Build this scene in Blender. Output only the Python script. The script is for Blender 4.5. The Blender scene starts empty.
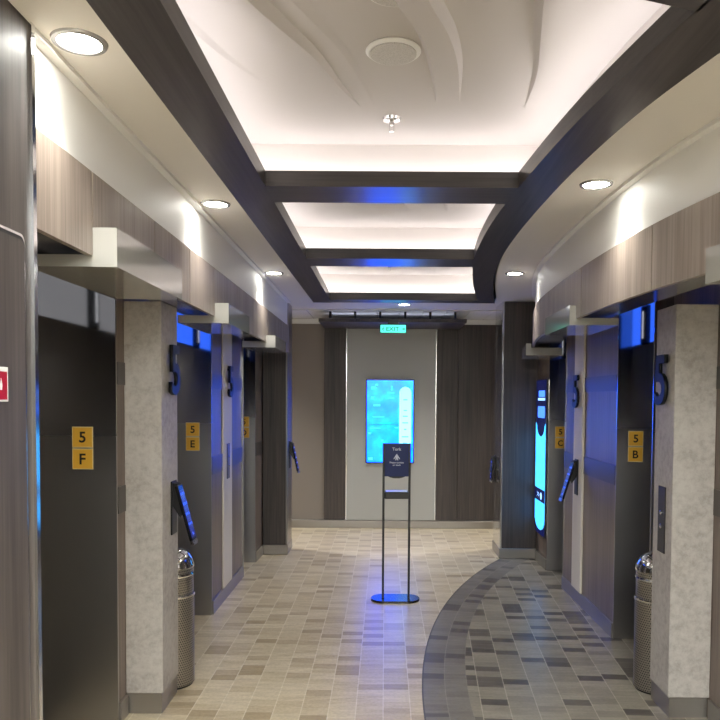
import bpy, bmesh, math, random
from mathutils import Vector, Matrix
random.seed(7)
S = bpy.context.scene
C = S.collection
PI = math.pi

# ------------------------------------------------------------------ helpers
def lin(c):
    return tuple((x/12.92 if x <= .04045 else ((x+.055)/1.055)**2.4) for x in [v/255 for v in c]) + (1,)

def mat(name, col, rough=.5, metal=0., spec=.5, coat=0., coat_rough=.1, emit=None, estr=0.):
    m = bpy.data.materials.new(name); m.use_nodes = True
    b = m.node_tree.nodes['Principled BSDF']
    b.inputs['Base Color'].default_value = lin(col)
    b.inputs['Roughness'].default_value = rough
    b.inputs['Metallic'].default_value = metal
    b.inputs['Specular IOR Level'].default_value = spec
    b.inputs['Coat Weight'].default_value = coat
    b.inputs['Coat Roughness'].default_value = coat_rough
    if emit:
        b.inputs['Emission Color'].default_value = lin(emit)
        b.inputs['Emission Strength'].default_value = estr
    return m

class NT:
    def __init__(s, m): s.t = m.node_tree; s.b = s.t.nodes['Principled BSDF']
    def n(s, typ, **kw):
        x = s.t.nodes.new(typ)
        for k, v in kw.items(): setattr(x, k, v)
        return x
    def l(s, a, b): s.t.links.new(a, b)
    def math(s, op, a, b=None, c=None):
        x = s.n('ShaderNodeMath', operation=op)
        for i, v in enumerate([a, b, c]):
            if v is None: continue
            if isinstance(v, (int, float)): x.inputs[i].default_value = v
            else: s.l(v, x.inputs[i])
        return x.outputs[0]
    def noise(s, vec, scale, detail=3, rough=.5):
        x = s.n('ShaderNodeTexNoise'); x.inputs['Scale'].default_value = scale
        x.inputs['Detail'].default_value = detail; x.inputs['Roughness'].default_value = rough
        s.l(vec, x.inputs['Vector']); return x.outputs['Fac']
    def mapping(s, scale, rot=(0, 0, 0)):
        g = s.n('ShaderNodeNewGeometry')
        m = s.n('ShaderNodeMapping'); m.inputs['Scale'].default_value = scale; m.inputs['Rotation'].default_value = rot
        s.l(g.outputs['Position'], m.inputs['Vector']); return m.outputs['Vector']
    def ramp(s, fac, stops):
        r = s.n('ShaderNodeValToRGB'); e = r.color_ramp.elements
        while len(e) < len(stops): e.new(.5)
        for el, (p, c) in zip(e, stops): el.position = p; el.color = lin(c)
        s.l(fac, r.inputs['Fac']); return r.outputs['Color']
    def mix(s, fac, a, b, mode='MIX'):
        x = s.n('ShaderNodeMix', data_type='RGBA', blend_type=mode)
        for sock, v in ((x.inputs[0], fac), (x.inputs[6], a), (x.inputs[7], b)):
            if isinstance(v, (int, float)): sock.default_value = v
            elif isinstance(v, tuple): sock.default_value = v
            else: s.l(v, sock)
        return x.outputs[2]
    def bump(s, h, strength, dist=.002):
        x = s.n('ShaderNodeBump'); x.inputs['Strength'].default_value = strength; x.inputs['Distance'].default_value = dist
        s.l(h, x.inputs['Height']); s.l(x.outputs['Normal'], s.b.inputs['Normal'])

def wood(name, dark, light, rough=.4, axis='z', coat=0., coat_rough=.2, spec=.5, fine=90):
    m = mat(name, light, rough, coat=coat, coat_rough=coat_rough, spec=spec); t = NT(m)
    f = fine
    sc = {'z': (f, f, 1.6), 'y': (f, 1.6, f), 'x': (1.6, f, f)}[axis]
    sc2 = {'z': (9, 9, .5), 'y': (9, .5, 9), 'x': (.5, 9, 9)}[axis]
    a = t.noise(t.mapping(sc), 1, 4, .65); b = t.noise(t.mapping(sc2), 1, 3, .5)
    k = t.math('ADD', t.math('MULTIPLY', a, .6), t.math('MULTIPLY', b, .4))
    t.l(t.ramp(k, [(.34, dark), (.62, light)]), t.b.inputs['Base Color'])
    t.bump(a, .15, .001)
    return m

def brushed(name, col, rough=.25, axis='z', var=.12):
    m = mat(name, col, rough, 1.); t = NT(m)
    sc = {'z': (160, 160, 1), 'x': (1, 160, 160), 'y': (160, 1, 160)}[axis]
    a = t.noise(t.mapping(sc), 1, 2)
    t.l(t.math('ADD', t.math('MULTIPLY', a, var*2), rough-var), t.b.inputs['Roughness'])
    return m

M = {}
M['wood_taupe'] = wood('wood_taupe', (122, 109, 99), (160, 146, 134), .45, coat=.15)
M['wood_wall'] = wood('wood_wall', (98, 85, 78), (130, 115, 106), .42, coat=.2, coat_rough=.26)
M['wood_near'] = wood('wood_near', (64, 58, 55), (92, 84, 80), .55, fine=60, coat=.05)
M['wood_dark'] = wood('wood_dark', (44, 39, 38), (80, 71, 66), .5, fine=60, coat=.15, coat_rough=.35)
M['wood_beam'] = wood('wood_beam', (46, 43, 44), (74, 69, 69), .36, axis='y', fine=50, coat=.05, coat_rough=.2, spec=.35)
M['wood_beam_x'] = wood('wood_beam_x', (46, 43, 44), (74, 69, 69), .36, axis='x', fine=50, coat=.35, coat_rough=.2)
M['wood_under'] = mat('bulkhead_underside', (70, 66, 66), .25, coat=.5, coat_rough=.15)
M['white_wall'] = mat('white_wall', (236, 234, 229), .55)
M['ceil'] = mat('ceiling_paint', (222, 217, 208), .6)
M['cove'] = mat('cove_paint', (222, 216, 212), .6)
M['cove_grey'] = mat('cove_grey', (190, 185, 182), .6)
M['beige'] = mat('beige_wall', (140, 131, 122), .7)
M['panel'] = mat('pale_panel', (184, 185, 180), .45)
for k in ('beige', 'panel'):
    t = NT(M[k]); t.bump(t.noise(t.mapping((220, 220, 220)), 1, 2), .25, .001)
M['steel'] = brushed('brushed_steel', (160, 155, 149), .28, var=.04)
M['steel_band'] = mat('steel_band', (78, 72, 69), .34, .15)
M['skirt'] = mat('steel_skirting', (158, 153, 147), .32, .75)
M['jamb'] = brushed('dark_mirror_steel', (176, 174, 172), .08, var=.03)
t = NT(M['jamb']); gg = t.n('ShaderNodeNewGeometry'); sz_ = t.n('ShaderNodeSeparateXYZ'); t.l(gg.outputs['Position'], sz_.inputs[0])
mr = t.n('ShaderNodeMapRange'); mr.inputs['From Min'].default_value = 1.2; mr.inputs['From Max'].default_value = 1.9
mr.inputs['To Min'].default_value = .36; mr.inputs['To Max'].default_value = .07
t.l(sz_.outputs['Z'], mr.inputs['Value']); t.l(mr.outputs['Result'], t.b.inputs['Roughness'])
M['door'] = mat('black_steel', (84, 80, 74), .45, .3)
M['transom'] = mat('transom_mirror', (170, 170, 172), .06, 1.)
M['glow_blue'] = mat('emissive_blue_transom', (20, 50, 160), .2, emit=(50, 104, 255), estr=.75)  # transom surface with an even blue emission
M['glow_dim'] = mat('emissive_dim_transom', (60, 70, 100), .2, emit=(60, 80, 160), estr=.16)  # transom surface with a weaker blue emission
M['glow_grey'] = mat('reflection_grey_glow', (110, 110, 112), .2, emit=(190, 192, 200), estr=.2)  # emission stands in for the grey reflection in the transom steel
M['chrome'] = mat('chrome', (225, 225, 225), .12, 1.)
M['black'] = mat('black_plastic', (20, 20, 22), .35)
M['black_gloss'] = mat('black_gloss', (14, 14, 17), .25)
M['black_satin'] = mat('black_satin', (12, 12, 14), .4, spec=.35)
M['navy'] = mat('navy_board', (26, 42, 96), .45, spec=.3)
M['plate'] = mat('dark_plate', (66, 63, 60), .4, .4)
M['white'] = mat('white_gloss', (166, 164, 157), .14, coat=.5)
M['white_plain'] = mat('white_plain', (225, 225, 222), .4)
M['amber'] = mat('amber_plate', (226, 174, 58), .45)
M['amber_edge'] = mat('amber_edge', (232, 208, 150), .45)
M['ink'] = mat('ink', (22, 16, 14), .5)
M['red'] = mat('sign_red', (170, 20, 40), .4)
M['grille'] = mat('speaker_grille', (205, 202, 198), .7)
t = NT(M['grille']); vv = t.n('ShaderNodeTexVoronoi'); vv.inputs['Scale'].default_value = 260
t.l(t.mapping((1, 1, 1)), vv.inputs['Vector'])
t.l(t.ramp(vv.outputs['Distance'], [(.2, (168, 166, 163)), (.5, (196, 193, 190))]), t.b.inputs['Base Color'])
M['hallceil'] = mat('hall_ceiling', (236, 236, 238), .4)
M['led'] = mat('led_strip', (255, 255, 255), emit=(255, 249, 247), estr=5.0)
M['led_soft'] = mat('led_soft', (255, 255, 255), emit=(225, 232, 255), estr=1.6)
M['lens'] = mat('lamp_lens', (255, 255, 255), emit=(253, 252, 244), estr=17)
M['soft'] = mat('fill_emitter', (255, 255, 255), emit=(249, 252, 250), estr=9)  # emitter of the fill panel added behind the viewer
M['ring'] = mat('downlight_ring', (200, 198, 194), .25, .6)
M['frost'] = mat('lantern_light', (240, 240, 240), .3, emit=(235, 240, 250), estr=.35)
M['key_lit'] = mat('key_lit', (30, 60, 190), .3, emit=(50, 95, 225), estr=.3)
M['key_blue'] = mat('key_blue', (20, 34, 120), .25, coat=.4, emit=(20, 40, 150), estr=.15)
M['exit_face'] = mat('exit_face', (120, 240, 225), emit=(50, 178, 156), estr=.85)
M['exit_ink'] = mat('exit_ink', (10, 140, 130), .5, emit=(5, 100, 100), estr=.25)
M['aqua'] = mat('aqua_column', (180, 245, 250), emit=(110, 205, 225), estr=.9)
M['aqua_ink'] = mat('aqua_ink', (60, 170, 220), emit=(70, 190, 230), estr=.8)
M['icon_blue'] = mat('icon_blue', (90, 160, 250), emit=(60, 110, 250), estr=.8)
M['icon_white'] = mat('icon_white', (200, 225, 255), emit=(130, 180, 255), estr=.7)
M['kiosk_navy'] = mat('kiosk_navy', (14, 20, 60), .15, emit=(10, 20, 90), estr=.2)
M['lettering'] = mat('lettering', (215, 220, 235), .5)

# stone
m = mat('pale_stone', (176, 168, 156), .55, spec=.22); t = NT(m)
v = t.mapping((1, 1, 1.0))
a = t.noise(v, 28, 5, .7); b = t.noise(v, 5, 3, .6)
k = t.math('ADD', t.math('MULTIPLY', a, .65), t.math('MULTIPLY', b, .35))
t.l(t.ramp(k, [(.36, (160, 153, 146)), (.5, (180, 174, 167)), (.62, (190, 185, 178))]), t.b.inputs['Base Color'])
M['stone'] = m
M['strip'] = mat('polished_stone', (226, 219, 207), .5, spec=.25)

# perforated bin steel
m = mat('perforated_steel', (150, 146, 140), .32, .9); t = NT(m)
tc = t.n('ShaderNodeTexCoord'); sp = t.n('ShaderNodeSeparateXYZ'); t.l(tc.outputs['Object'], sp.inputs[0])
ang = t.math('ARCTAN2', sp.outputs['Y'], sp.outputs['X'])
u = t.math('MULTIPLY', ang, 56/(2*PI)); w = t.math('MULTIPLY', sp.outputs['Z'], 78)
row = t.math('FLOOR', w); uo = t.math('ADD', u, t.math('MULTIPLY', row, .5))
fu = t.math('SUBTRACT', t.math('FRACT', uo), .5); fw = t.math('SUBTRACT', t.math('FRACT', w), .5)
d = t.math('SQRT', t.math('ADD', t.math('MULTIPLY', fu, fu), t.math('MULTIPLY', fw, fw)))
hole = t.math('LESS_THAN', d, .3)
t.l(t.mix(hole, lin((158, 152, 145)), lin((64, 61, 58))), t.b.inputs['Base Color'])
t.l(t.math('SUBTRACT', .9, t.math('MULTIPLY', hole, .8)), t.b.inputs['Metallic'])
M['perf'] = m

# screen content: blue map
m = mat('screen_map', (0, 120, 240), .2); t = NT(m)
v = t.mapping((1, 1, 1))
a = t.noise(v, 9, 4, .6); b = t.noise(t.mapping((14, 14, 55)), 1, 2)
col = t.ramp(a, [(.35, (0, 58, 255)), (.55, (0, 76, 255)), (.72, (0, 98, 255))])
t.l(col, t.b.inputs['Emission Color']); t.b.inputs['Emission Strength'].default_value = 3.0
M['map'] = m
m = mat('kiosk_map', (90, 200, 240), .2); t = NT(m)
b = t.noise(t.mapping((60, 60, 30)), 1, 3)
t.l(t.ramp(b, [(.42, (30, 118, 215)), (.55, (56, 152, 228))]), t.b.inputs['Emission Color'])
t.b.inputs['Emission Strength'].default_value = 1.15
M['kmap'] = m
M['blue_screen'] = mat('blue_screen', (20, 70, 255), emit=(30, 82, 255), estr=1.0)

# ------------------------------------------------------------------ floor
m = mat('tile_floor', (190, 175, 150), .3, coat=.0); t = NT(m)
g = t.n('ShaderNodeNewGeometry'); sp = t.n('ShaderNodeSeparateXYZ'); t.l(g.outputs['Position'], sp.inputs[0])
X, Y = sp.outputs['X'], sp.outputs['Y']
def tiles(u, v, cw, rl):
    """returns (random per tile, joint mask, second random)"""
    uu = t.math('DIVIDE', u, cw); ci = t.math('FLOOR', uu)
    wn = t.n('ShaderNodeTexWhiteNoise', noise_dimensions='1D'); t.l(ci, wn.inputs['W'])
    vv = t.math('ADD', t.math('DIVIDE', v, rl), t.math('MULTIPLY', wn.outputs['Value'], 7.))
    ri = t.math('FLOOR', vv)
    cmb = t.n('ShaderNodeCombineXYZ'); t.l(ci, cmb.inputs[0]); t.l(ri, cmb.inputs[1])
    w2 = t.n('ShaderNodeTexWhiteNoise', noise_dimensions='3D'); t.l(cmb.outputs[0], w2.inputs['Vector'])
    fu = t.math('FRACT', uu); fv = t.math('FRACT', vv)
    du = t.math('MULTIPLY', t.math('MINIMUM', fu, t.math('SUBTRACT', 1., fu)), cw)
    dv = t.math('MULTIPLY', t.math('MINIMUM', fv, t.math('SUBTRACT', 1., fv)), rl)
    ju = t.math('LESS_THAN', du, .0026); jv = t.math('MULTIPLY', t.math('LESS_THAN', dv, .0012), .5)
    return w2.outputs['Value'], t.math('MAXIMUM', ju, jv), wn.outputs['Value']
cx, cy, R = 7.31, 3.6, 7.1
dx = t.math('SUBTRACT', X, cx); dy = t.math('SUBTRACT', Y, cy)
r = t.math('SQRT', t.math('ADD', t.math('MULTIPLY', dx, dx), t.math('MULTIPLY', dy, dy)))
inside = t.math('LESS_THAN', r, R)
band = t.math('MULTIPLY', inside, t.math('GREATER_THAN', r, R-.25))
arc = t.math('MULTIPLY', t.math('ARCTAN2', dy, dx), R)
a1, j1, _ = tiles(X, Y, .14, .078)
ca, sa = math.cos(.06), math.sin(.06)
xr = t.math('SUBTRACT', t.math('MULTIPLY', X, ca), t.math('MULTIPLY', Y, sa))
yr = t.math('ADD', t.math('MULTIPLY', X, sa), t.math('MULTIPLY', Y, ca))
a2, j2, _ = tiles(xr, yr, .145, .078)
a3, j3, _ = tiles(t.math('ADD', t.math('SUBTRACT', R, r), .0001), t.math('MULTIPLY', arc, -1.), .125, .085)
fine = t.noise(t.mapping((60, 60, 60)), 1, 4, .6)
big = t.noise(t.mapping((7, 30, 7)), 1, 3, .6)
def ramp_const(fac, stops):
    o = t.ramp(fac, stops); o.node.color_ramp.interpolation = 'CONSTANT'; return o
c1 = ramp_const(a1, [(0, (204, 189, 159)), (.3, (212, 198, 170)), (.55, (199, 183, 153)), (.75, (208, 193, 164)), (.84, (188, 171, 142)), (.92, (176, 158, 128))])
c2 = ramp_const(a2, [(0, (146, 139, 124)), (.35, (154, 147, 132)), (.62, (140, 133, 119)), (.77, (108, 102, 92)), (.9, (96, 90, 82))])
c3 = ramp_const(a3, [(0, (132, 126, 117)), (.45, (124, 118, 110)), (.84, (98, 92, 88))])
c1 = t.mix(t.math('MULTIPLY', j1, .8), c1, lin((226, 216, 194)))
c2 = t.mix(t.math('MULTIPLY', j2, .7), c2, lin((186, 178, 162)))
c3 = t.mix(t.math('MULTIPLY', j3, .6), c3, lin((156, 150, 138)))
c = t.mix(inside, c1, c2); c = t.mix(band, c, c3)
edge = t.math('LESS_THAN', t.math('ABSOLUTE', t.math('SUBTRACT', r, R)), .004)
c = t.mix(edge, c, lin((84, 80, 76)))
mott = t.ramp(t.math('ADD', t.math('MULTIPLY', fine, .5), t.math('MULTIPLY', big, .5)), [(.3, (214, 212, 208)), (.65, (255, 255, 255))])
c = t.mix(1., c, mott, 'MULTIPLY')
t.l(c, t.b.inputs['Base Color'])
t.l(t.math('ADD', .22, t.math('MULTIPLY', fine, .22)), t.b.inputs['Roughness'])
M['floor'] = m

# ------------------------------------------------------------------ geometry helpers
def BM(): return bmesh.new()
def box(bm, x0, x1, y0, y1, z0, z1, bev=0., mx=None, seg=1):
    x0, x1 = sorted((x0, x1)); y0, y1 = sorted((y0, y1)); z0, z1 = sorted((z0, z1))
    vs = [bm.verts.new(p) for p in [(x0,y0,z0),(x1,y0,z0),(x1,y1,z0),(x0,y1,z0),(x0,y0,z1),(x1,y0,z1),(x1,y1,z1),(x0,y1,z1)]]
    fs = [bm.faces.new([vs[i] for i in f]) for f in [(0,3,2,1),(4,5,6,7),(0,1,5,4),(1,2,6,5),(2,3,7,6),(3,0,4,7)]]
    if bev:
        es = list({e for f in fs for e in f.edges})
        r = bmesh.ops.bevel(bm, geom=es, offset=bev, segments=seg, affect='EDGES', profile=.6)
        vs = list({v for f in r['faces'] for v in f.verts} | {v for v in vs if v.is_valid})
    if mx: bmesh.ops.transform(bm, matrix=mx, verts=[v for v in vs if v.is_valid])
    return bm
def prism(bm, pts, z0, z1, mx=None):
    lo = [bm.verts.new((x, y, z0)) for x, y in pts]; hi = [bm.verts.new((x, y, z1)) for x, y in pts]
    n = len(pts)
    bm.faces.new(lo[::-1]); bm.faces.new(hi)
    for i in range(n):
        j = (i+1) % n
        bm.faces.new([lo[i], lo[j], hi[j], hi[i]])
    if mx: bmesh.ops.transform(bm, matrix=mx, verts=lo+hi)
    return bm
def lathe(bm, prof, seg=32, c=(0, 0, 0), mx=None):
    rings = []
    for r, z in prof:
        rings.append([bm.verts.new((c[0]+r*math.cos(2*PI*i/seg), c[1]+r*math.sin(2*PI*i/seg), c[2]+z)) for i in range(seg)])
    for a, b in zip(rings, rings[1:]):
        for i in range(seg):
            j = (i+1) % seg; bm.faces.new([a[i], a[j], b[j], b[i]])
    bm.faces.new(rings[0][::-1]); bm.faces.new(rings[-1])
    if mx: bmesh.ops.transform(bm, matrix=mx, verts=[v for rr in rings for v in rr])
    return bm
def strip(bm, A, B, z0, z1):
    """solid between two polylines A and B (lists of x,y)"""
    n = len(A)
    L = [[bm.verts.new((p[0], p[1], z)) for p in P] for P in (A, B) for z in (z0, z1)]
    a0, a1, b0, b1 = L
    for i in range(n-1):
        bm.faces.new([a0[i], a0[i+1], b0[i+1], b0[i]]); bm.faces.new([a1[i], b1[i], b1[i+1], a1[i+1]])
        bm.faces.new([a0[i], a1[i], a1[i+1], a0[i+1]]); bm.faces.new([b0[i], b0[i+1], b1[i+1], b1[i]])
    bm.faces.new([a0[0], b0[0], b1[0], a1[0]]); bm.faces.new([a0[-1], a1[-1], b1[-1], b0[-1]])
    return bm
def obj(name, bm, material, parent=None, smooth=False):
    bmesh.ops.remove_doubles(bm, verts=bm.verts, dist=1e-6)
    bmesh.ops.recalc_face_normals(bm, faces=bm.faces)
    me = bpy.data.meshes.new(name)
    o = bpy.data.objects.new(name, me); C.objects.link(o)
    if parent is not None:
        p = parent; off = Vector((0, 0, 0))
        while p is not None: off += p.location; p = p.parent
        o.parent = parent
    else:
        xs = [v.co for v in bm.verts]
        off = Vector(((min(v.x for v in xs)+max(v.x for v in xs))/2, (min(v.y for v in xs)+max(v.y for v in xs))/2, min(v.z for v in xs)))
        o.location = off
    bmesh.ops.translate(bm, verts=bm.verts, vec=-off)
    bm.to_mesh(me); bm.free()
    me.materials.append(material)
    if smooth:
        for p in me.polygons: p.use_smooth = True
        me.set_sharp_from_angle(angle=math.radians(35))
    return o
def bx(name, x0, x1, y0, y1, z0, z1, m, parent=None, bev=0.):
    return obj(name, box(BM(), x0, x1, y0, y1, z0, z1, bev), m, parent)
def tag(o, label, cat, group=None):
    o['label'] = label; o['category'] = cat
    if group: o['group'] = group
    return o
def thing(name, loc, label, cat, group=None):
    o = bpy.data.objects.new(name, None); o.location = loc; o.empty_display_size = .1; C.objects.link(o)
    return tag(o, label, cat, group)
def struct(o): o['kind'] = 'structure'; return o
def text(name, s, size, mx, m, parent, ext=.0005, bold=0., sx=1.):
    cu = bpy.data.curves.new(name, 'FONT'); cu.body = s; cu.size = size; cu.extrude = ext; cu.offset = bold
    cu.align_x = 'CENTER'; cu.align_y = 'CENTER'; cu.resolution_u = 4
    ob = bpy.data.objects.new(name, cu); C.objects.link(ob)
    bpy.context.view_layer.update()
    me = bpy.data.meshes.new_from_object(ob.evaluated_get(bpy.context.evaluated_depsgraph_get()))
    bpy.data.objects.remove(ob)
    bm = BM(); bm.from_mesh(me)
    xs = [v.co.x for v in bm.verts]; ys = [v.co.y for v in bm.verts]
    bmesh.ops.translate(bm, verts=bm.verts, vec=(-(min(xs)+max(xs))/2, -(min(ys)+max(ys))/2, 0))
    bmesh.ops.transform(bm, matrix=mx @ Matrix.Diagonal((sx, 1, 1, 1)), verts=bm.verts)
    me.materials.clear()
    return obj(name, bm, m, parent)
def facing(loc, n):
    """matrix: glyph x to the right, y up, z = outward normal. n in '-y','+x','-x'"""
    rz = {'-y': 0, '+x': PI/2, '-x': -PI/2}[n]
    return Matrix.Translation(loc) @ Matrix.Rotation(rz, 4, 'Z') @ Matrix.Rotation(PI/2, 4, 'X')
def crom(pts, y):
    """catmull-rom x at y through (x,y) points sorted by y"""
    n = len(pts)
    if y <= pts[0][1]: i = 0
    elif y >= pts[-1][1]: i = n-2
    else: i = max(j for j in range(n-1) if pts[j][1] <= y)
    p1, p2 = pts[i], pts[i+1]; p0 = pts[i-1] if i else p1; p3 = pts[i+2] if i+2 < n else p2
    h = p2[1]-p1[1]; s = (y-p1[1])/h; s = min(max(s, 0), 1) if 0 < i < n-2 else s
    m1 = (p2[0]-p0[0])/(p2[1]-p0[1])*h; m2 = (p3[0]-p1[0])/(p3[1]-p1[1])*h
    return (2*s**3-3*s**2+1)*p1[0]+(s**3-2*s**2+s)*m1+(-2*s**3+3*s**2)*p2[0]+(s**3-s**2)*m2
def ys(a, b, step=.1):
    n = max(1, round((b-a)/step)); return [a+(b-a)*i/n for i in range(n+1)]

# ------------------------------------------------------------------ plan
SOF = 2.56; BB = 2.517; BT = 2.585; CV = 2.765; FB = 2.06; FT = 2.31
RW = [(1.46, -2), (1.42, 0), (1.33, 1.2), (1.235, 1.9), (1.14, 2.46), (1.08, 2.95), (1.055, 3.55), (1.053, 4.1), (1.07, 4.7), (1.105, 5.25), (1.185, 5.8), (1.29, 6.35), (1.39, 6.8), (1.50, 7.17)]
RI = [(.80, 1.3), (.725, 1.74), (.633, 2.38), (.578, 3.1), (.552, 3.7), (.556, 4.3), (.59, 4.9), (.67, 5.6), (.775, 6.3), (.90, 6.98)]
RO = [(1.0, 1.2), (.915, 1.74), (.81, 2.32), (.757, 2.9), (.735, 3.5), (.733, 4.2), (.76, 4.85), (.845, 5.7), (.94, 6.35), (1.05, 6.98)]
rw = lambda y: crom(RW, y); ri = lambda y: crom(RI, y); ro = lambda y: crom(RO, y)
lw = lambda y: -.93-.007*(y-1.9)          # left fascia / upper wall face
LO, LI = -.70, -.528

# ------------------------------------------------------------------ setting
f = obj('floor', box(BM(), -3.2, 3.4, -2, 9.2, -.1, 0), M['floor']); struct(f)

# lower soffit
def soff(A, B): return obj('ceiling', strip(BM(), A, B, SOF, SOF+.05), M['ceil'])
YY = ys(1.2, 6.98, .1)
struct(soff([(lw(y)-.03, y) for y in YY], [(LO, y) for y in YY]))
struct(soff([(ro(y), y) for y in YY], [(rw(y)+.03, y) for y in YY]))
struct(bx('ceiling', -1.1, 1.6, -2, 1.2, SOF, SOF+.05, M['ceil']))
struct(obj('ceiling', prism(BM(), [(-1.03, 6.98), (1.47, 6.98), (1.7, 7.6), (3.2, 7.6), (3.2, 7.85), (-3.1, 7.85), (-3.1, 7.6), (-1.03, 7.6)], SOF, SOF+.05), M['ceil']))
struct(bx('trim_7', -3.1, 3.2, 7.85, 7.87, SOF-.012, SOF+.09, M['white_plain']))
# hall ceiling of reflective panels
bm = BM()
for i in range(-12, 13):
    box(bm, i*.26-.127+.03, i*.26+.127+.03, 7.87, 8.9, 2.565, 2.60, .003)
struct(obj('ceiling', bm, M['hallceil']))
struct(bx('ceiling', -3.2, 3.4, 7.6, 9.0, 2.66, 2.7, M['black']))
# cove ceilings with sculpted leaf folds
struct(bx('ceiling', -1.0, 1.3, 1.1, 7.1, CV+.03, CV+.09, M['cove']))
def relief(y0, y1, folds):
    """smooth plaster ceiling with tapering folds: each fold steps down along a curve and feathers back"""
    bm = BM(); ny = 90
    F_ = sorted(folds, key=lambda F: F['p'][len(F['p'])//2][0])
    for fi in range(len(F_)+1):
        L = F_[fi-1] if fi else None; Rr = F_[fi] if fi < len(F_) else None
        grid = []; nx = 26
        for j in range(ny+1):
            y = y0+(y1-y0)*j/ny
            xa = crom(L['p'], y) if L else LO; xb = crom(Rr['p'], y) if Rr else ro(y)
            for F, want in ((L, 1), (Rr, -1)):
                if F and F['side'] == want:
                    s_ = (y-F['p'][0][1])/(F['p'][-1][1]-F['p'][0][1]); q_ = .045*max(0, 1-max(s_, 0))**.7
                    if want > 0: xa += q_
                    else: xb -= q_
            row = []
            for i in range(nx+1):
                x = xa+(xb-xa)*i/nx; z = 0
                for F, xc, want in ((L, xa, 1), (Rr, xb, -1)):
                    if F and F['side'] == want:
                        s_ = (y-F['p'][0][1])/(F['p'][-1][1]-F['p'][0][1])
                        h = F['h']*(max(0, 1-max(s_, 0)))**.8
                        d = abs(x-xc)/F['w']; z += h*math.exp(-d*d*1.4)
                row.append(bm.verts.new((x, y, CV+.02-z)))
            grid.append(row)
        for j in range(ny):
            for i in range(nx):
                bm.faces.new([grid[j][i], grid[j][i+1], grid[j+1][i+1], grid[j+1][i]])
        if fi:
            for j in range(ny):      # riser between this field and the previous one
                q = [prev[j][-1], prev[j+1][-1], grid[j+1][0], grid[j][0]]
                if max((q[0].co-q[3].co).length, (q[1].co-q[2].co).length) > 1e-4:
                    try: bm.faces.new(q)
                    except ValueError: pass
        prev = grid
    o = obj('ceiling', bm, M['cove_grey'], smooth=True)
    return struct(o)
relief(1.25, 3.43, [
    dict(p=[(-.69, 1.5), (-.66, 2.1), (-.57, 2.49), (-.46, 2.77)], h=.03, w=.1, side=-1),
    dict(p=[(-.56, 1.5), (-.372, 2.14), (-.313, 2.30), (-.233, 2.51), (-.16, 2.80), (-.11, 2.97)], h=.06, w=.2, side=-1),
    dict(p=[(-.43, 1.5), (-.27, 2.14), (-.21, 2.30), (-.135, 2.51), (-.075, 2.80), (-.05, 2.97)], h=.016, w=.1, side=-1),
    dict(p=[(-.14, 1.5), (.0, 2.14), (.085, 2.35), (.14, 2.58), (.195, 2.93)], h=.06, w=.16, side=1),
    dict(p=[(.0, 1.5), (.15, 2.14), (.22, 2.35), (.265, 2.58), (.29, 2.93)], h=.014, w=.1, side=-1),
    dict(p=[(.30, 1.5), (.423, 2.14), (.478, 2.41), (.523, 2.64), (.557, 2.97)], h=.06, w=.1, side=1),
])
relief(3.43, 5.07, [
    dict(p=[(-.55, 3.2), (-.38, 3.8), (-.16, 4.5)], h=.04, w=.16, side=-1),
    dict(p=[(-.2, 3.2), (-.02, 3.85), (.14, 4.6)], h=.04, w=.16, side=1),
    dict(p=[(.1, 3.2), (.26, 3.9), (.38, 4.6)], h=.04, w=.14, side=1),
])
relief(5.07, 6.98, [dict(p=[(-.3, 5.1), (-.2, 5.5), (-.05, 6.0)], h=.02, w=.2, side=1)])
# cove upstands
yy = ys(1.2, 6.98, .1)
struct(bx('trim_1', LO-.02, LO, 1.2, 6.98, SOF, CV+.045, M['cove']))
struct(obj('trim_2', strip(BM(), [(ro(y), y) for y in yy], [(ro(y)+.02, y) for y in yy], SOF, CV+.045), M['cove']))
for n, (y, a) in enumerate([(3.42, 3), (5.06, 4), (6.97, 5)]):
    struct(bx('trim_%d' % a, LO, ro(y), y, y+.015, BT, CV+.045, M['cove']))
struct(bx('trim_6', LO, 1.0, 1.2, 1.215, SOF, CV+.045, M['cove']))

# dark beams
b = obj('ceiling_beam', strip(BM(), [(LO, y) for y in (1.2, 3, 5, 7)], [(LI, y) for y in (1.2, 3, 5, 7)], BB, BT), M['wood_beam'])
tag(b, 'long straight dark wood ceiling beam along the left side of the light coves', 'beam')
b = obj('ceiling_beam', strip(BM(), [(ri(y), y) for y in yy], [(ro(y), y) for y in yy], BB, BT), M['wood_beam'])
tag(b, 'long curved dark wood ceiling beam along the right side of the light coves', 'beam')
def cross(y0, y1, label):
    return tag(obj('ceiling_beam', prism(BM(), [(LI, y0), (ri(y0), y0), (ri(y1), y1), (LI, y1)], BB, BT), M['wood_beam_x']), label, 'beam')
cross(3.17, 3.43, 'dark wood cross beam between the largest cove and the middle cove')
cross(4.79, 5.07, 'dark wood cross beam between the middle cove and the farthest cove')
cross(6.78, 6.98, 'narrow dark wood cross beam closing the far end of the coves')
tag(obj('ceiling_beam', prism(BM(), [(LI, 1.2), (.8, 1.2), (.735, 1.74), (.59, 1.69), (.3, 1.6), (LI, 1.42)], BB, BT), M['wood_beam_x']),
    'dark wood cross beam at the top right corner, nearest the viewer', 'beam')

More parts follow.
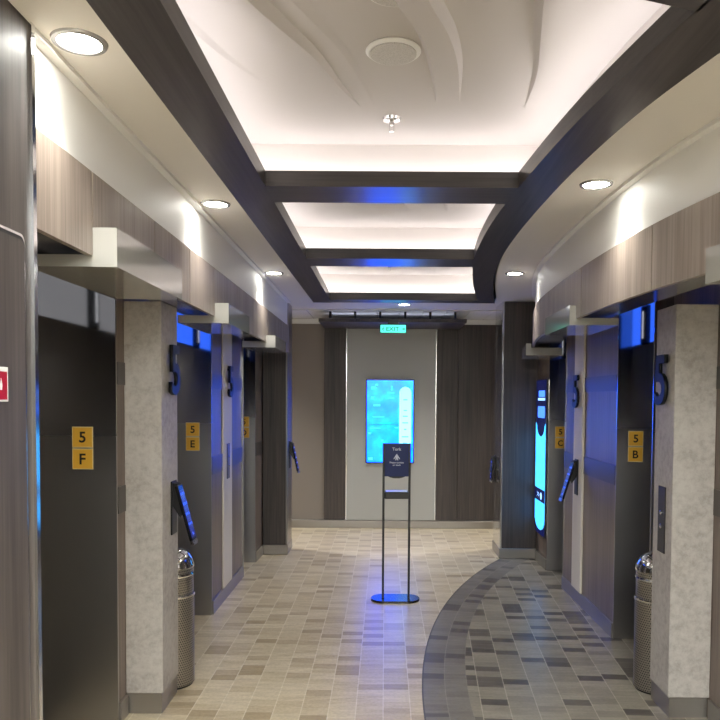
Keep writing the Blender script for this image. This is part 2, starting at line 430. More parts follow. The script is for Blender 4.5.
# LED strips lying on the beams
def led(P, w, label):
    A = []; B = []
    for i, p in enumerate(P):
        q = Vector(P[min(i+1, len(P)-1)])-Vector(P[max(i-1, 0)]); q.normalize(); nn = Vector((-q.y, q.x))
        A.append((p[0]+nn.x*w/2, p[1]+nn.y*w/2)); B.append((p[0]-nn.x*w/2, p[1]-nn.y*w/2))
    return tag(obj('led_strip', strip(BM(), A, B, BT, BT+.006), M['led']), label, 'light strip', 'hidden strips lighting the ceiling coves')
lab = 'white light strip hidden on top of the dark beams, lighting a ceiling cove'
for y0, y1, k in ((1.75, 3.36, 1), (3.48, 5.0, 1), (5.12, 6.91, 1)):
    led([(LO+.06, y0), (LO+.06, y1)], .03, lab)
    led([(ro(y)-.06, y) for y in ys(y0, y1, .2)], .03, lab)
    led([(LO+.1, y1+.01), (ro(y1)-.1, y1+.01)], .03, lab)

# ------------------------------------------------------------------ left side
yl = ys(1.90, 7.28, .3)
z_al = 2.30
struct(bx('wall_left', -2.0, lw(1)-.0, -2, 1.90, 0, SOF, M['wood_near']))
struct(obj('wall_left', strip(BM(), [(lw(y)-.02, y) for y in yl], [(-1.16, y) for y in yl], FB+.022, SOF), M['white_wall']))
struct(bx('wall_left', -2.0, -1.16, 1.90, 7.6, z_al, SOF, M['wood_wall']))
struct(bx('wall_left', -2.0, -1.295, 3.462, 4.17, 0, z_al, M['wood_wall']))
struct(bx('wall_left', -2.0, -1.265, 5.232, 6.35, 0, z_al, M['wood_wall']))
struct(obj('wall_left', prism(BM(), [(-2.0, 6.932), (-1.255, 6.932), (-1.235, 7.6), (-2, 7.6)], 0, z_al), M['wood_wall']))
struct(bx('wall_left', -2.0, -1.66, 1.90, 3.45, z_al-.02, z_al, M['wood_wall']))
# underside board
struct(obj('trim_8', strip(BM(), [(lw(y)-.021, y) for y in yl], [(-1.16, y) for y in yl], FB+.01, FB+.022), M['wood_under']))
# corner trim of near wall and white joint beside the fascia
tag(bx('corner_trim', lw(1)-.004, lw(1)+.008, 1.888, 1.906, 0, SOF, M['chrome']), 'thin bright metal corner strip at the end of the near left wood wall', 'trim')
# crown shadow-gap
struct(obj('trim_9', strip(BM(), [(lw(y)-.02, y) for y in yl], [(lw(y)+.012, y) for y in yl], SOF-.014, SOF), M['white_wall']))
yr_ = ys(-2, 7.17, .15)
struct(obj('trim_10', strip(BM(), [(rw(y)+.02, y) for y in yr_], [(rw(y)-.012, y) for y in yr_], SOF-.014, SOF), M['white_wall']))

def fascia(name, cuts, path, sgn, label):
    e = thing(name, (path((cuts[0]+cuts[-1])/2), (cuts[0]+cuts[-1])/2, FB), label, 'fascia')
    for a, b in zip(cuts, cuts[1:]):
        P = ys(a+.004, b-.004, .12)
        obj('panel', strip(BM(), [(path(y), y) for y in P], [(path(y)+sgn*.02, y) for y in P], FB-.014, FT), M['wood_taupe'], e)
    return e
fascia('wood_fascia', [1.908, 2.31, 2.94, 3.48, 3.98, 4.62, 5.2, 5.85, 6.5, 7.27], lw, -1, 'long taupe wood fascia of flat panels above the left row of elevators')
fascia('wood_fascia', [1.0, 1.9, 2.95, 3.9, 4.69, 5.6, 6.4, 7.15], rw, 1, 'curved taupe wood fascia of panels above the right row of elevators')

# access door in near left wall
d1 = thing('door_1', (lw(1), 1.5, 0), 'x', 'x'); del d1['label']; del d1['category']; struct(d1)
def rpath(r_, y0, y1, z0, z1, n=8):
    pts = [(y0, z0), (y1, z0)]
    for i in range(n+1):
        a = PI/2*i/n; pts.append((y1-r_+r_*math.cos(a), z1-r_+r_*math.sin(a)))
    pts.append((y0, z1)); return pts
def yz_prism(bm, pts, x0, x1):
    a = [bm.verts.new((x0, y, z)) for y, z in pts]; b = [bm.verts.new((x1, y, z)) for y, z in pts]
    bm.faces.new(a[::-1]); bm.faces.new(b)
    for i in range(len(pts)):
        j = (i+1) % len(pts); bm.faces.new([a[i], a[j], b[j], b[i]])
    return bm
xf = lw(1)
obj('door_frame', yz_prism(BM(), rpath(.02, .9, 1.848, 0.0, 2.007), xf, xf+.004), M['chrome'], d1)
obj('door_gap', yz_prism(BM(), rpath(.02, .91, 1.842, 0.0, 2.0), xf+.004, xf+.006), M['black'], d1)
obj('door_leaf', yz_prism(BM(), rpath(.02, .92, 1.835, 0.005, 1.99), xf+.004, xf+.009), M['wood_near'], d1)

# fire notice
e = thing('notice_sign', (xf+.009, 1.70, 1.585), 'small red and white notice plate on the near left wood wall', 'sign')
bx('plate', xf+.009, xf+.013, 1.57, 1.742, 1.585, 1.668, M['white_plain'], e, .001)
bx('red_field', xf+.013, xf+.0135, 1.675, 1.736, 1.59, 1.657, M['red'], e)
bx('red_field', xf+.013, xf+.0135, 1.58, 1.669, 1.59, 1.664, M['red'], e)
obj('symbol', prism(BM(), [(-.004, -.012), (.004, -.012), (.006, 0), (0, .016), (-.006, 0)], 0, .0005, facing((xf+.0135, 1.708, 1.625), '+x')), M['white_plain'], e)

# ------------------------------------------------------------------ right side
struct(obj('wall_right', strip(BM(), [(rw(y)+.02, y) for y in yr_], [(rw(y)+.24, y) for y in yr_], FB+.022, SOF), M['white_wall']))
struct(obj('trim_11', strip(BM(), [(rw(y)+.021, y) for y in yr_], [(rw(y)+.24, y) for y in yr_], FB+.01, FB+.022), M['wood_under']))
struct(obj('wall_right', strip(BM(), [(rw(y)+.24, y) for y in yr_], [(2.4, y) for y in yr_], z_al, SOF), M['wood_wall']))
struct(bx('wall_right', 1.60, 2.4, -2, 1.8, 0, z_al, M['wood_wall']))
struct(bx('wall_right', 1.64, 2.4, 3.0, 4.12, 0, z_al, M['wood_wall']))
struct(obj('wall_right', prism(BM(), [(1.54, 4.772), (1.522, 6.06), (2.4, 6.06), (2.4, 4.772)], 0, z_al), M['wood_wall']))
struct(obj('wall_right', prism(BM(), [(1.522, 6.672), (1.522, 7.6), (2.4, 7.6), (2.4, 6.672)], 0, SOF), M['wood_wall']))

# ------------------------------------------------------------------ back hall
WY = 8.86
struct(bx('wall_back', -3.2, 3.4, WY, WY+.1, 0, 2.7, M['beige']))
struct(bx('wall_left', -3.3, -3.2, 7.4, 9.0, 0, 2.7, M['beige']))
struct(bx('wall_right', 3.4, 3.5, 7.4, 9.0, 0, 2.7, M['beige']))
struct(bx('wall_left', -3.2, -2.0, 7.5, 7.6, 0, SOF, M['beige']))
struct(bx('wall_right', 2.4, 3.4, 7.5, 7.6, 0, SOF, M['beige']))
struct(bx('trim_12', -3.2, -.75, WY-.03, WY, 2.50, 2.56, M['white_plain']))
struct(bx('trim_13', .9, 3.4, WY-.04, WY, 2.50, 2.56, M['white_plain']))
bx_ = lambda *a: bx(*a)
p = tag(bx('wall_cladding', -.745, -.477, WY-.05, WY, .1, 2.455, M['wood_dark'], None, .003), 'dark wood wall panel to the left of the pale screen wall', 'panel')
p = tag(bx('wall_cladding', .623, .89, WY-.05, WY, .1, 2.455, M['wood_dark'], None, .003), 'narrow dark wood wall panel touching the right edge of the pale screen wall', 'panel')
p = tag(bx('wall_cladding', .893, 3.0, WY-.03, WY, .1, 2.50, M['wood_dark'], None, .003), 'wide dark wood wall panel at far right of the back wall', 'panel')
e = thing('pale_wall_panel', (.07, WY-.03, .1), 'tall pale grey wall panel behind the glowing blue screen', 'panel')
bx('board', -.47, .616, WY-.06, WY, .1, 2.455, M['panel'], e, .003)
bx('edge_strip', -.479, -.468, WY-.064, WY-.052, .1, 2.455, M['chrome'], e)
bx('edge_strip', .614, .625, WY-.064, WY-.052, .1, 2.455, M['chrome'], e)
e = struct(bx('baseboard_back', -3.2, 3.4, WY-.065, WY, 0, .095, M['skirt'], None, .004))

# portal canopy
e = thing('portal_canopy', (.08, WY, 2.453), 'wide dark flat canopy projecting over the screen wall', 'canopy')
bx('board', -.745, .90, 8.02, WY, 2.44, 2.48, M['wood_dark'], e, .002)
for i in range(6):
    x = -.62+i*.279
    obj('bracket', yz_prism(BM(), [(8.05, 2.48), (8.12, 2.48), (8.09, 2.56), (8.06, 2.56)], x-.012, x+.012), M['black'], e)

tag(bx('led_strip', -.65, .8, 8.3, 8.33, 2.481, 2.487, M['led_soft']), 'soft white light strip added unseen on top of the dark portal canopy', 'light strip')  # strip added to brighten the hall ceiling above the canopy
# exit sign
e = thing('exit_sign', (.08, 7.97, 2.31), 'glowing aqua exit sign hanging at the front of the dark canopy', 'sign')
xc = .083; ey = 7.97; zc = 2.36
bx('housing', xc-.15, xc+.15, ey, ey+.035, zc-.045, zc+.055, M['black_gloss'], e, .004)
bx('lit_face', xc-.14, xc+.14, ey-.004, ey, zc-.04, zc+.045, M['exit_face'], e, .0015)
bx('mounting_bar', xc-.06, xc+.06, ey+.01, ey+.03, zc+.055, 2.47, M['black'], e)
fx = facing((xc-.005, ey-.004, zc), '-y')
text('lettering', 'EXIT', .062, fx, M['exit_ink'], e, .001, .001, 1.15)
bm = BM()
mx = facing((xc-.112, ey-.004, zc), '-y')
lathe(bm, [(.006, 0), (.006, .001)], 12, (.004, .02, 0), mx)
prism(bm, [(-.012, .004), (.006, .013), (.016, .0), (.012, -.002), (.005, .006), (.002, -.004), (.012, -.014), (.006, -.025), (.001, -.024), (.005, -.014), (-.006, -.006), (-.012, -.02), (-.018, -.017), (-.008, .0), (-.006, .004), (-.012, .0)], 0, .001, mx)
obj('pictogram', bm, M['exit_ink'], e)
mx = facing((xc+.112, ey-.004, zc), '-y')
obj('arrow', prism(BM(), [(-.018, -.005), (.002, -.005), (.002, -.018), (.019, 0), (.002, .018), (.002, .005), (-.018, .005)], 0, .001, mx), M['exit_ink'], e)

# far screen
e = thing('wall_display', (.06, WY-.06, .80), 'large glowing blue portrait screen on the pale back wall', 'screen')
sx0, sx1, sz0, sz1 = -.232, .354, .805, 1.825; sy = WY-.06
bx('bezel', sx0, sx1, sy-.045, sy, sz0, sz1, M['black_gloss'], e, .004)
bx('display_face', sx0+.012, sx1-.012, sy-.047, sy-.045, sz0+.012, sz1-.012, M['map'], e)
def rrect(w, h, r, n=6):
    pts = []
    for cx_, cy_, a0 in ((w/2-r, h/2-r, 0), (-w/2+r, h/2-r, 90), (-w/2+r, -h/2+r, 180), (w/2-r, -h/2+r, 270)):
        for i in range(n+1):
            a = math.radians(a0+90*i/n); pts.append((cx_+r*math.cos(a), cy_+r*math.sin(a)))
    return pts
cxx = .245; czz = 1.305
obj('deck_column', prism(BM(), rrect(.145, .86, .07), 0, .001, facing((cxx, sy-.047, czz), '-y')), M['aqua'], e)
for i, (w_, z_) in enumerate([(.05, 1.58), (.04, 1.45), (.06, 1.38), (.07, 1.3), (.03, 1.22), (.08, 1.13), (.05, 1.05)]):
    bx('list_mark', cxx-w_/2, cxx+w_/2, sy-.0487, sy-.048, z_-.008, z_+.006, M['aqua_ink'], e)
bx('divider_line', sx0+.02, .16, sy-.0475, sy-.047, 1.27, 1.277, mat('screen_line', (0, 90, 200), emit=(0, 60, 255), estr=1.6), e)
for (x0_, w_, z_, h_) in [(-.17, .06, 1.72, .03), (-.12, .03, 1.76, .02), (.07, .02, 1.72, .05), (-.17, .04, 1.6, .03), (.03, .08, 1.6, .008), (.03, .08, 1.66, .008), (-.15, .14, 1.37, .008), (-.14, .08, 1.51, .02), (-.18, .12, 1.23, .008), (.12, .05, 1.24, .012), (-.2, .03, 1.17, .02), (-.05, .03, 1.08, .02), (-.2, .05, .86, .03)]:
    bx('map_mark', x0_, x0_+w_, sy-.0476, sy-.047, z_-h_/2, z_+h_/2, mat('map_mark', (60, 220, 255), emit=(24, 112, 255), estr=3), e)

# dark pillars at the mouth of the lobby
e = thing('wood_clad_pillar', (-1.11, 7.44, 0), 'dark wood clad pillar ending the left row of elevators', 'pillar')
bx('cladding', -1.235, -1.0, 7.28, 7.6, .1, SOF, M['wood_dark'], e, .002)
bx('edge_trim', -1.004, -.985, 7.272, 7.61, .1, SOF, M['steel'], e, .003)
bx('plinth', -1.24, -.98, 7.27, 7.61, 0, .1, M['skirt'], e, .004)
e = thing('wood_clad_pillar', (1.36, 7.38, 0), 'wide dark wood clad pillar ending the right row of elevators', 'pillar')
bx('cladding', 1.175, 1.519, 7.17, 7.6, .1, SOF, M['wood_dark'], e, .002)
bx('edge_trim', 1.155, 1.177, 7.162, 7.61, .1, SOF, M['chrome'], e, .003)
bx('plinth', 1.15, 1.519, 7.155, 7.61, 0, .1, M['skirt'], e, .004)

# ------------------------------------------------------------------ baseboards and metal bands
def runbase(x, y0, y1, sgn, n):
    o = obj('baseboard_left' if sgn > 0 else 'baseboard_right', prism(BM(), [(x[0], y0), (x[0]+sgn*.014, y0), (x[1]+sgn*.014, y1), (x[1], y1)], 0, .1), M['skirt']); struct(o)
runbase((-1.295, -1.295), 3.47, 3.565, 1, 0); runbase((-1.295, -1.295), 3.845, 4.17, 1, 0)
runbase((-1.265, -1.265), 5.235, 6.35, 1, 0); runbase((-1.255, -1.245), 6.935, 7.268, 1, 0)
runbase((1.64, 1.64), 3.0, 3.55, -1, 0)
runbase((1.54, 1.522), 4.775, 6.06, -1, 0); runbase((1.522, 1.522), 6.675, 7.15, -1, 0)
def rails(spec, where):
    for (x0_, x1_, y0, y1, sgn, lab) in spec:
        for z0, z1, hl in ((1.655, 1.765, 'upper'), (1.03, 1.16, 'lower')):
            o = obj('metal_band', prism(BM(), [(x0_, y0), (x0_+sgn*.008, y0), (x1_+sgn*.008, y1), (x1_, y1)], z0, z1), M['steel_band'])
            tag(o, f'{hl} metal band on the wood {lab}', 'wall band')
rails([(-1.295, -1.295, 3.47, 3.567, 1, 'between elevator F and the stone pillar'),
       (-1.265, -1.265, 5.235, 5.565, 1, 'just right of elevator E'),
       (-1.265, -1.265, 5.895, 6.34, 1, 'left of elevator D'),
       (-1.255, -1.246, 6.94, 7.27, 1, 'between elevator D and the dark left pillar'),
       (1.64, 1.64, 3.0, 3.555, -1, 'at the right edge beside the near right stone pillar'),
       (1.54, 1.5305, 4.78, 5.50, -1, 'between elevator B and the right stone strip'),
       (1.526, 1.522, 5.76, 6.05, -1, 'right of elevator C')], '')

# ------------------------------------------------------------------ stone pillars and strips
def pillar(x0, x1, y0, y1, lab, zt=FB+.01):
    e = thing('stone_pillar', ((x0+x1)/2, (y0+y1)/2, 0), lab, 'pillar')
    bx('stone_cladding', x0, x1, y0, y1, .105, zt, M['stone'], e, .003)
    bx('plinth', x0+.008*(x0 > -1.2), x1-.008, y0+.008, y1, 0, .105, M['skirt'], e)
pillar(-1.294, -1.108, 3.57, 3.84, 'pale stone pillar between elevator F and elevator E')
pillar(1.43, 1.638, 3.56, 3.81, 'pale stone pillar at the right, with a call plate and large 5')
tag(bx('stone_strip', -1.264, -1.252, 5.575, 5.885, .1, 2.3, M['strip'], None, .003), 'flush polished pale stone strip between elevator E and elevator D', 'stone strip')
tag(bx('stone_strip', 1.51, 1.529, 5.505, 5.755, .1, 2.3, M['strip'], None, .003), 'flush pale stone strip between elevator B and elevator C', 'stone strip')

# ------------------------------------------------------------------ elevators
def elevator(side, letter, y0, y1, xwall, xdoor, lab, glow='transom'):
    s = side                                   # -1 left, +1 right
    e = thing('elevator_entrance', (xdoor, (y0+y1)/2, 0), lab, 'elevator')
    ym = (y0+y1)/2; fx_ = -s                    # direction towards the lobby
    # backing and doors
    bx('door_backing', xdoor+s*.03, xdoor+s*.06, y0, y1, 0, 2.3, M['black'], e)
    for a, b in ((y0+.03, ym-.002), (ym+.002, y1-.015)):
        bx('door_panel', xdoor, xdoor+s*.03, a, b, .01, 2.0, M['door'], e, .002)
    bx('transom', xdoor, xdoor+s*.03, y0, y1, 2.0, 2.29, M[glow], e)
    l = bx('hall_lantern', xdoor+fx_*.03, xdoor, ym-.055, ym+.055, 1.99, 2.26, M['black_gloss'], e, .004)
    bx('lantern_lens', xdoor+fx_*.033, xdoor+fx_*.03, ym-.02, ym+.0, 2.03, 2.22, M['frost'], l)
    for (ya, yb, d) in ((y1, y1+.012, -1), (y0-.0, y0+.012, 1)):
        bx('jamb', xdoor, xwall+fx_*.006, ya, yb, 0, 2.29, M['jamb'], e, .001)
    bx('sill', xdoor, xdoor+fx_*.05, y0+.012, y1, 0, .006, M['steel'], e)
    return e
def plates(s, letter, y1, xc_, zc_, where):
    for ch, dz, kind in (('5', .0525, 'floor_number_plate'), (letter, -.0525, 'elevator_letter_plate')):
        z = zc_+dz
        e = thing(kind, (xc_, y1, z-.05), ('square amber plate reading 5 above the letter %s on the dark jamb %s' if ch == '5' else 'square amber plate reading %s under the 5 on the dark jamb %s') % (letter, where), 'sign', 'amber plates on the elevator jambs')
        bx('plate', xc_-.05, xc_+.05, y1-.003, y1, z-.05, z+.05, M['amber_edge'], e, .0008)
        bx('plate_field', xc_-.046, xc_+.046, y1-.0034, y1-.003, z-.046, z+.046, M['amber'], e)
        text('character', ch, .072, facing((xc_, y1-.0034, z), '-y'), M['ink'], e, .0004, .0015)
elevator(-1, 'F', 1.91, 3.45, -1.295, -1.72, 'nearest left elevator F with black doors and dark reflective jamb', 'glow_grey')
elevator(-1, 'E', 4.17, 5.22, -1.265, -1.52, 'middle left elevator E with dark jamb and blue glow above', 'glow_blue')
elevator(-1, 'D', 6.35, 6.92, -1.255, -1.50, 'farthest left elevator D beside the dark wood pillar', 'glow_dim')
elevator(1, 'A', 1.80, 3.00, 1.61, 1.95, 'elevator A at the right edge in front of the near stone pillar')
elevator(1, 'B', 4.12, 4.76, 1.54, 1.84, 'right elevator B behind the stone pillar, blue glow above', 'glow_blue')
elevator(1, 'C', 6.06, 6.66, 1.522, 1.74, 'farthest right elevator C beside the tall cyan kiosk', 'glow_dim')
plates(-1, 'F', 3.449, -1.45, 1.35, 'of elevator F')
plates(-1, 'E', 5.219, -1.395, 1.31, 'of elevator E')
plates(-1, 'D', 6.919, -1.355, 1.31, 'of elevator D')
plates(1, 'B', 4.759, 1.66, 1.29, 'of elevator B')
plates(1, 'C', 6.659, 1.625, 1.245, 'of elevator C')

# white canopies
def canopy(pts_in, pts_out, z0, z1, znose, lab, nose=.06, s=-1):
    """slab between inner line and outer line, with a raised nose along the outer line"""
    loc = ((pts_in[0][0]+pts_out[0][0])/2, (pts_in[0][1]+pts_in[1][1])/2, z0)
    e = thing('elevator_canopy', loc, lab, 'canopy')
    (xi0, yi0), (xi1, yi1) = pts_in; (xo0, yo0), (xo1, yo1) = pts_out
    obj('slab', prism(BM(), [(xi0, yi0), (xo0, yo0), (xo1, yo1), (xi1, yi1)], z0, z1), M['white'], e)
    k = s*-1
    obj('nose', prism(BM(), [(xo0-k*nose, yo0), (xo0+k*.004, yo0-.001), (xo1+k*.004, yo1), (xo1-k*nose, yo1)], z0-.001, znose), M['white'], e)
    return e
canopy([(-1.15, 2.31), (-1.15, 3.08)], [(-.86, 2.31), (-.87, 3.08)], 2.012, 2.05, 2.135, 'white glossy canopy box over elevator F', .073)
canopy([(-1.15, 4.0), (-1.15, 4.68)], [(-.872, 4.0), (-.885, 4.68)], 2.008, 2.05, 2.118, 'white glossy canopy box over elevator E', .072)
canopy([(-1.15, 5.8), (-1.15, 6.5)], [(-.888, 5.8), (-.9, 6.5)], 2.0, 2.05, 2.095, 'small white canopy box over elevator D', .07)
canopy([(1.60, 1.75), (1.42, 2.5)], [(1.20, 1.75), (1.105, 2.5)], 2.0, 2.045, 2.12, 'white canopy box cut by the right edge of the photo', .04, 1)
canopy([(1.29, 4.0), (1.31, 4.65)], [(1.02, 4.0), (1.03, 4.65)], 2.01, 2.05, 2.118, 'white glossy canopy box over elevator B', .035, 1)
canopy([(1.52, 6.2), (1.55, 6.85)], [(1.21, 6.2), (1.30, 6.85)], 1.975, 2.04, 2.075, 'white canopy box over elevator C in front of the wide dark pillar', .04, 1)

# big numerals
def numeral(loc, n, h, w, lab):
    e = thing('floor_numeral', (loc[0], loc[1], loc[2]-h/2), lab, 'numeral')
    s = 1 if n == '+x' else -1
    text('digit', '5', h/.71, facing((loc[0]+s*.024, loc[1], loc[2]), n), M['black_satin'], e, .010, .006, w)
    for dz in (-h*.33, h*.4):
        bx('stand_off', loc[0], loc[0]+s*.02, loc[1]-.008, loc[1]+.008, loc[2]+dz-.008, loc[2]+dz+.008, M['black'], e)
numeral((-1.108, 3.71, 1.735), '+x', .25, .95, 'large black number 5 standing off the left stone pillar beside elevator F')
numeral((-1.252, 5.73, 1.72), '+x', .24, .95, 'large black number 5 on the stone strip right of elevator E')
numeral((1.43, 3.675, 1.70), '-x', .25, .95, 'large black number 5 on the right stone pillar above a call plate')
numeral((1.51, 5.62, 1.66), '-x', .25, .95, 'large black number 5 on the stone strip left of elevator B')

# call plates
def call(x, y0, y1, z0, z1, s, lab):
    e = thing('call_plate', (x, (y0+y1)/2, z0), lab, 'call panel')
    bx('plate', x, x+s*.006, y0, y1, z0, z1, M['steel_band'] if s > 0 else M['plate'], e, .001)
    ym = (y0+y1)/2; zm = (z0+z1)/2
    for dz in (-.035, .035):
        b = obj('button', lathe(BM(), [(.012, 0), (.012, .004), (.009, .005)], 20, (0, 0, 0), facing((x+s*.006, ym, zm+dz), '+x' if s > 0 else '-x')), M['chrome'], e, True)
call(-1.252, 5.69, 5.78, .95, 1.23, 1, 'narrow metal call plate on the stone strip right of elevator E')
call(1.43, 3.64, 3.73, .815, 1.155, -1, 'tall dark call plate on the near right stone pillar')

# tilted destination keypads
def keypad(x, y, z, s, lab, out=.11, h=.3):
    """x wall face, y centre, z top"""
    e = thing('destination_keypad', (x, y, z-h), lab, 'keypad')
    w = .085
    bx('back_plate', x, x+s*.008, y-.045, y+.045, z-.25, z+.03, M['black'], e, .002)
    prof = [(x+s*.008, z+.02), (x+s*.035, z+.015), (x+s*.03, z-.02), (x+s*.06, z-.14), (x+s*.045, z-.16), (x+s*.008, z-.10)]
    def xz(bm, P, y0, y1):
        a = [bm.verts.new((px, y0, pz)) for px, pz in P]; b_ = [bm.verts.new((px, y1, pz)) for px, pz in P]
        bm.faces.new(a); bm.faces.new(b_[::-1])
        for i in range(len(P)):
            j = (i+1) % len(P); bm.faces.new([a[i], b_[i], b_[j], a[j]])
        return bm
    obj('bracket', xz(BM(), prof, y-.03, y+.03), M['black'], e)
    # tilted tablet
    top = Vector((x+s*.028, y, z+.005)); bot = Vector((x+s*out, y, z-h))
    d = (bot-top); L = d.length; d.normalize(); n = Vector((s*-d.z, 0, abs(d.x)));  n.normalize()
    yv = n.cross(d)
    mx = Matrix(((yv.x, -d.x, n.x, top.x), (yv.y, -d.y, n.y, top.y), (yv.z, -d.z, n.z, top.z), (0, 0, 0, 1)))
    bm = box(BM(), -w/2, w/2, -L, 0, -.008, .008, .003, mx); tab = obj('tablet', bm, M['black_gloss'], e)
    obj('key_field', box(BM(), -w/2+.006, w/2-.006, -L+.035, -.025, .008, .0088, 0, mx), M['key_blue'], tab)
    for r_ in range(5):
        yk = -.045-(L-.10)*r_/4
        bm = BM()
        for c_ in (-1, 0, 1):
            if r_ == 4 and c_: continue
            box(bm, c_*.026-.008, c_*.026+.008, yk-.008, yk+.006, .0088, .0094, 0, mx)
        obj('key_row', bm, M['key_lit'], tab)
    obj('foot_cap', box(BM(), -w/2, w/2, -L-.004, -L+.022, -.009, .0095, .002, mx), M['steel'], tab)
keypad(-1.108, 3.755, 1.13, 1, 'tilted black keypad with lit blue keys on the left stone pillar above the bin', .11, .30)
keypad(1.51, 5.64, 1.10, -1, 'tilted black keypad with lit blue keys on the stone strip left of elevator B', .12, .30)
keypad(-.985, 7.44, 1.12, 1, 'tilted black keypad on the side of the far left dark pillar', .09, .30)
keypad(1.155, 7.52, .98, -1, 'small dark keypad edge on the far side of the wide right dark pillar', .04, .25)

# kiosk
e = thing('wayfinding_kiosk', (1.52, 6.92, .31), 'tall glowing cyan wayfinding panel beside elevator C', 'kiosk')
kx = 1.495; ya, yb = 6.68, 7.12; kc = (ya+yb)/2
def kp(name, pts, x0, x1, m_, par): return obj(name, yz_prism(BM(), pts, x0, x1), m_, par)
def rr_yz(y0, y1, z0, z1, r, top=True, bot=True, n=6):
    P = []
    if bot:
        for i in range(n+1):
            a = PI+PI/2*i/n; P.append((y0+r+r*math.cos(a), z0+r+r*math.sin(a)))
        for i in range(n+1):
            a = 1.5*PI+PI/2*i/n; P.append((y1-r+r*math.cos(a), z0+r+r*math.sin(a)))
    else: P += [(y0, z0), (y1, z0)]
    if top:
        for i in range(n+1):
            a = PI/2*i/n; P.append((y1-r+r*math.cos(a), z1-r+r*math.sin(a)))
        for i in range(n+1):
            a = PI/2+PI/2*i/n; P.append((y0+r+r*math.cos(a), z1-r+r*math.sin(a)))
    else: P += [(y1, z1), (y0, z1)]
    return P
kp('housing', rr_yz(ya, yb, .30, 1.78, .08, top=False), kx, 1.521, M['kiosk_navy'], e)
kp('edge_trim', [(ya-.01, .30), (ya, .30), (ya, 1.78), (ya-.01, 1.78)], kx-.002, 1.521, M['chrome'], e)
# map face with concave top
P = [(ya+.012, .42)]
for i in range(9):
    a = PI+PI*i/8; P.append((kc+(yb-ya-.06)/2*math.cos(a)*1.0, .43+.085*math.sin(a)))
P.append((yb-.012, .42)); P.append((yb-.012, 1.37))
for i in range(11):
    a = -PI*i/10; P.append((kc+.17*math.cos(a), 1.34+.10*math.sin(a)))
P.append((ya+.012, 1.37))
kp('map_face', P, kx-.003, kx, M['kmap'], e)
kp('dark_band', [(ya+.005, .62), (yb-.005, .62), (yb-.005, .74), (ya+.005, .74)], kx-.005, kx-.003, M['kiosk_navy'], e)
obj('wheelchair_mark', lathe(BM(), [(.035, 0), (.035, .001)], 20, (0, 0, 0), facing((kx-.005, 6.83, .675), '-x')), M['icon_white'], e)
text('band_lettering', '>>', .09, facing((kx-.005, 6.95, .68), '-x'), M['icon_white'], e, .0005)
kp('info_tile', rr_yz(6.74, 7.03, 1.42, 1.53, .025), kx-.003, kx, M['icon_blue'], e)
kp('info_tile', rr_yz(6.74, 7.03, 1.585, 1.61, .01), kx-.003, kx, M['icon_white'], e)
kp('info_tile', rr_yz(6.75, 7.0, 1.62, 1.68, .01), kx-.003, kx, M['icon_blue'], e)

# ------------------------------------------------------------------ bins
def bin_(x, y, lab):
    e = thing('litter_bin', (x, y, 0), lab, 'bin')
    r = .114
    obj('perforated_body', lathe(BM(), [(r-.004, .012), (r, .016), (r, .50), (r-.004, .505)], 48, (x, y, 0)), M['perf'], e, True)
    obj('foot_ring', lathe(BM(), [(r-.01, 0), (r-.008, .014)], 48, (x, y, 0)), M['black'], e, True)
    obj('lower_band', lathe(BM(), [(r+.003, .498), (r+.005, .505), (r+.003, .514)], 48, (x, y, 0)), M['chrome'], e, True)
    obj('upper_body', lathe(BM(), [(r-.006, .505), (r-.004, .51), (r-.004, .66)], 48, (x, y, 0)), M['perf'], e, True)
    obj('upper_band', lathe(BM(), [(r-.002, .612), (r+.002, .62), (r-.002, .63)], 48, (x, y, 0)), M['chrome'], e, True)
    obj('domed_lid', lathe(BM(), [(r-.004, .655), (r, .66), (r, .675), (r-.012, .705), (r*.72, .738), (r*.42, .757), (.01, .765)], 48, (x, y, 0)), M['chrome'], e, True)
bin_(-1.172, 3.965, 'cylindrical perforated steel bin behind the left stone pillar')
bin_(1.505, 3.935, 'cylindrical perforated steel bin behind the right stone pillar')

# ------------------------------------------------------------------ sanitizer stand
e = thing('hand_sanitizer_stand', (.09, 5.65, 0), 'slim black hand sanitizer stand with navy sign in the middle of the floor', 'stand')
mx = Matrix.Translation((.09, 5.66, 0))
pts = rrect(.385, .22, .10, 10)
bm = BM()
for z0_, z1_, sc_ in ((0, .012, 1.0), (.012, .017, .985)):
    prism(bm, [(a*sc_, b*sc_) for a, b in pts], z0_, z1_, mx)
obj('base', bm, M['black_gloss'], e)
for x in (-.008, .196):
    bx('post', x-.009, x+.009, 5.64, 5.66, .017, 1.245, M['black'], e, .003)
bd = bx('sign_board', .001, .187, 5.628, 5.645, .985, 1.245, M['navy'], e, .002)
text('heading', 'Tork', .034, facing((.094, 5.628, 1.20), '-y'), M['lettering'], bd, .0004, .0004)
text('caption', 'Please sanitize\nor wash', .0195, facing((.094, 5.628, 1.085), '-y'), M['lettering'], bd, .0004, .0003)
bm = BM(); mx = facing((.094, 5.628, 1.14), '-y')
prism(bm, [(-.012, -.028), (-.008, -.004), (-.022, -.02), (-.026, -.016), (-.01, .01), (0, .024), (.01, .01), (.026, -.016), (.022, -.02), (.008, -.004), (.012, -.028), (.004, -.028), (0, -.012), (-.004, -.028)], 0, .0006, mx)
obj('hands_symbol', bm, M['lettering'], bd)
bm = BM(); mx = facing((.094, 5.70, .99), '-y')
prism(bm, [(-.08, 0), (-.05, -.015), (-.02, -.022), (.02, -.022), (.05, -.015), (.08, 0), (.08, .22), (-.08, .22)], -.0, .055, mx)
obj('dispenser', bm, M['black'], e)
obj('drip_tray', box(BM(), -.0, .188, 5.57, 5.68, .815, .868, .006), M['black'], e)
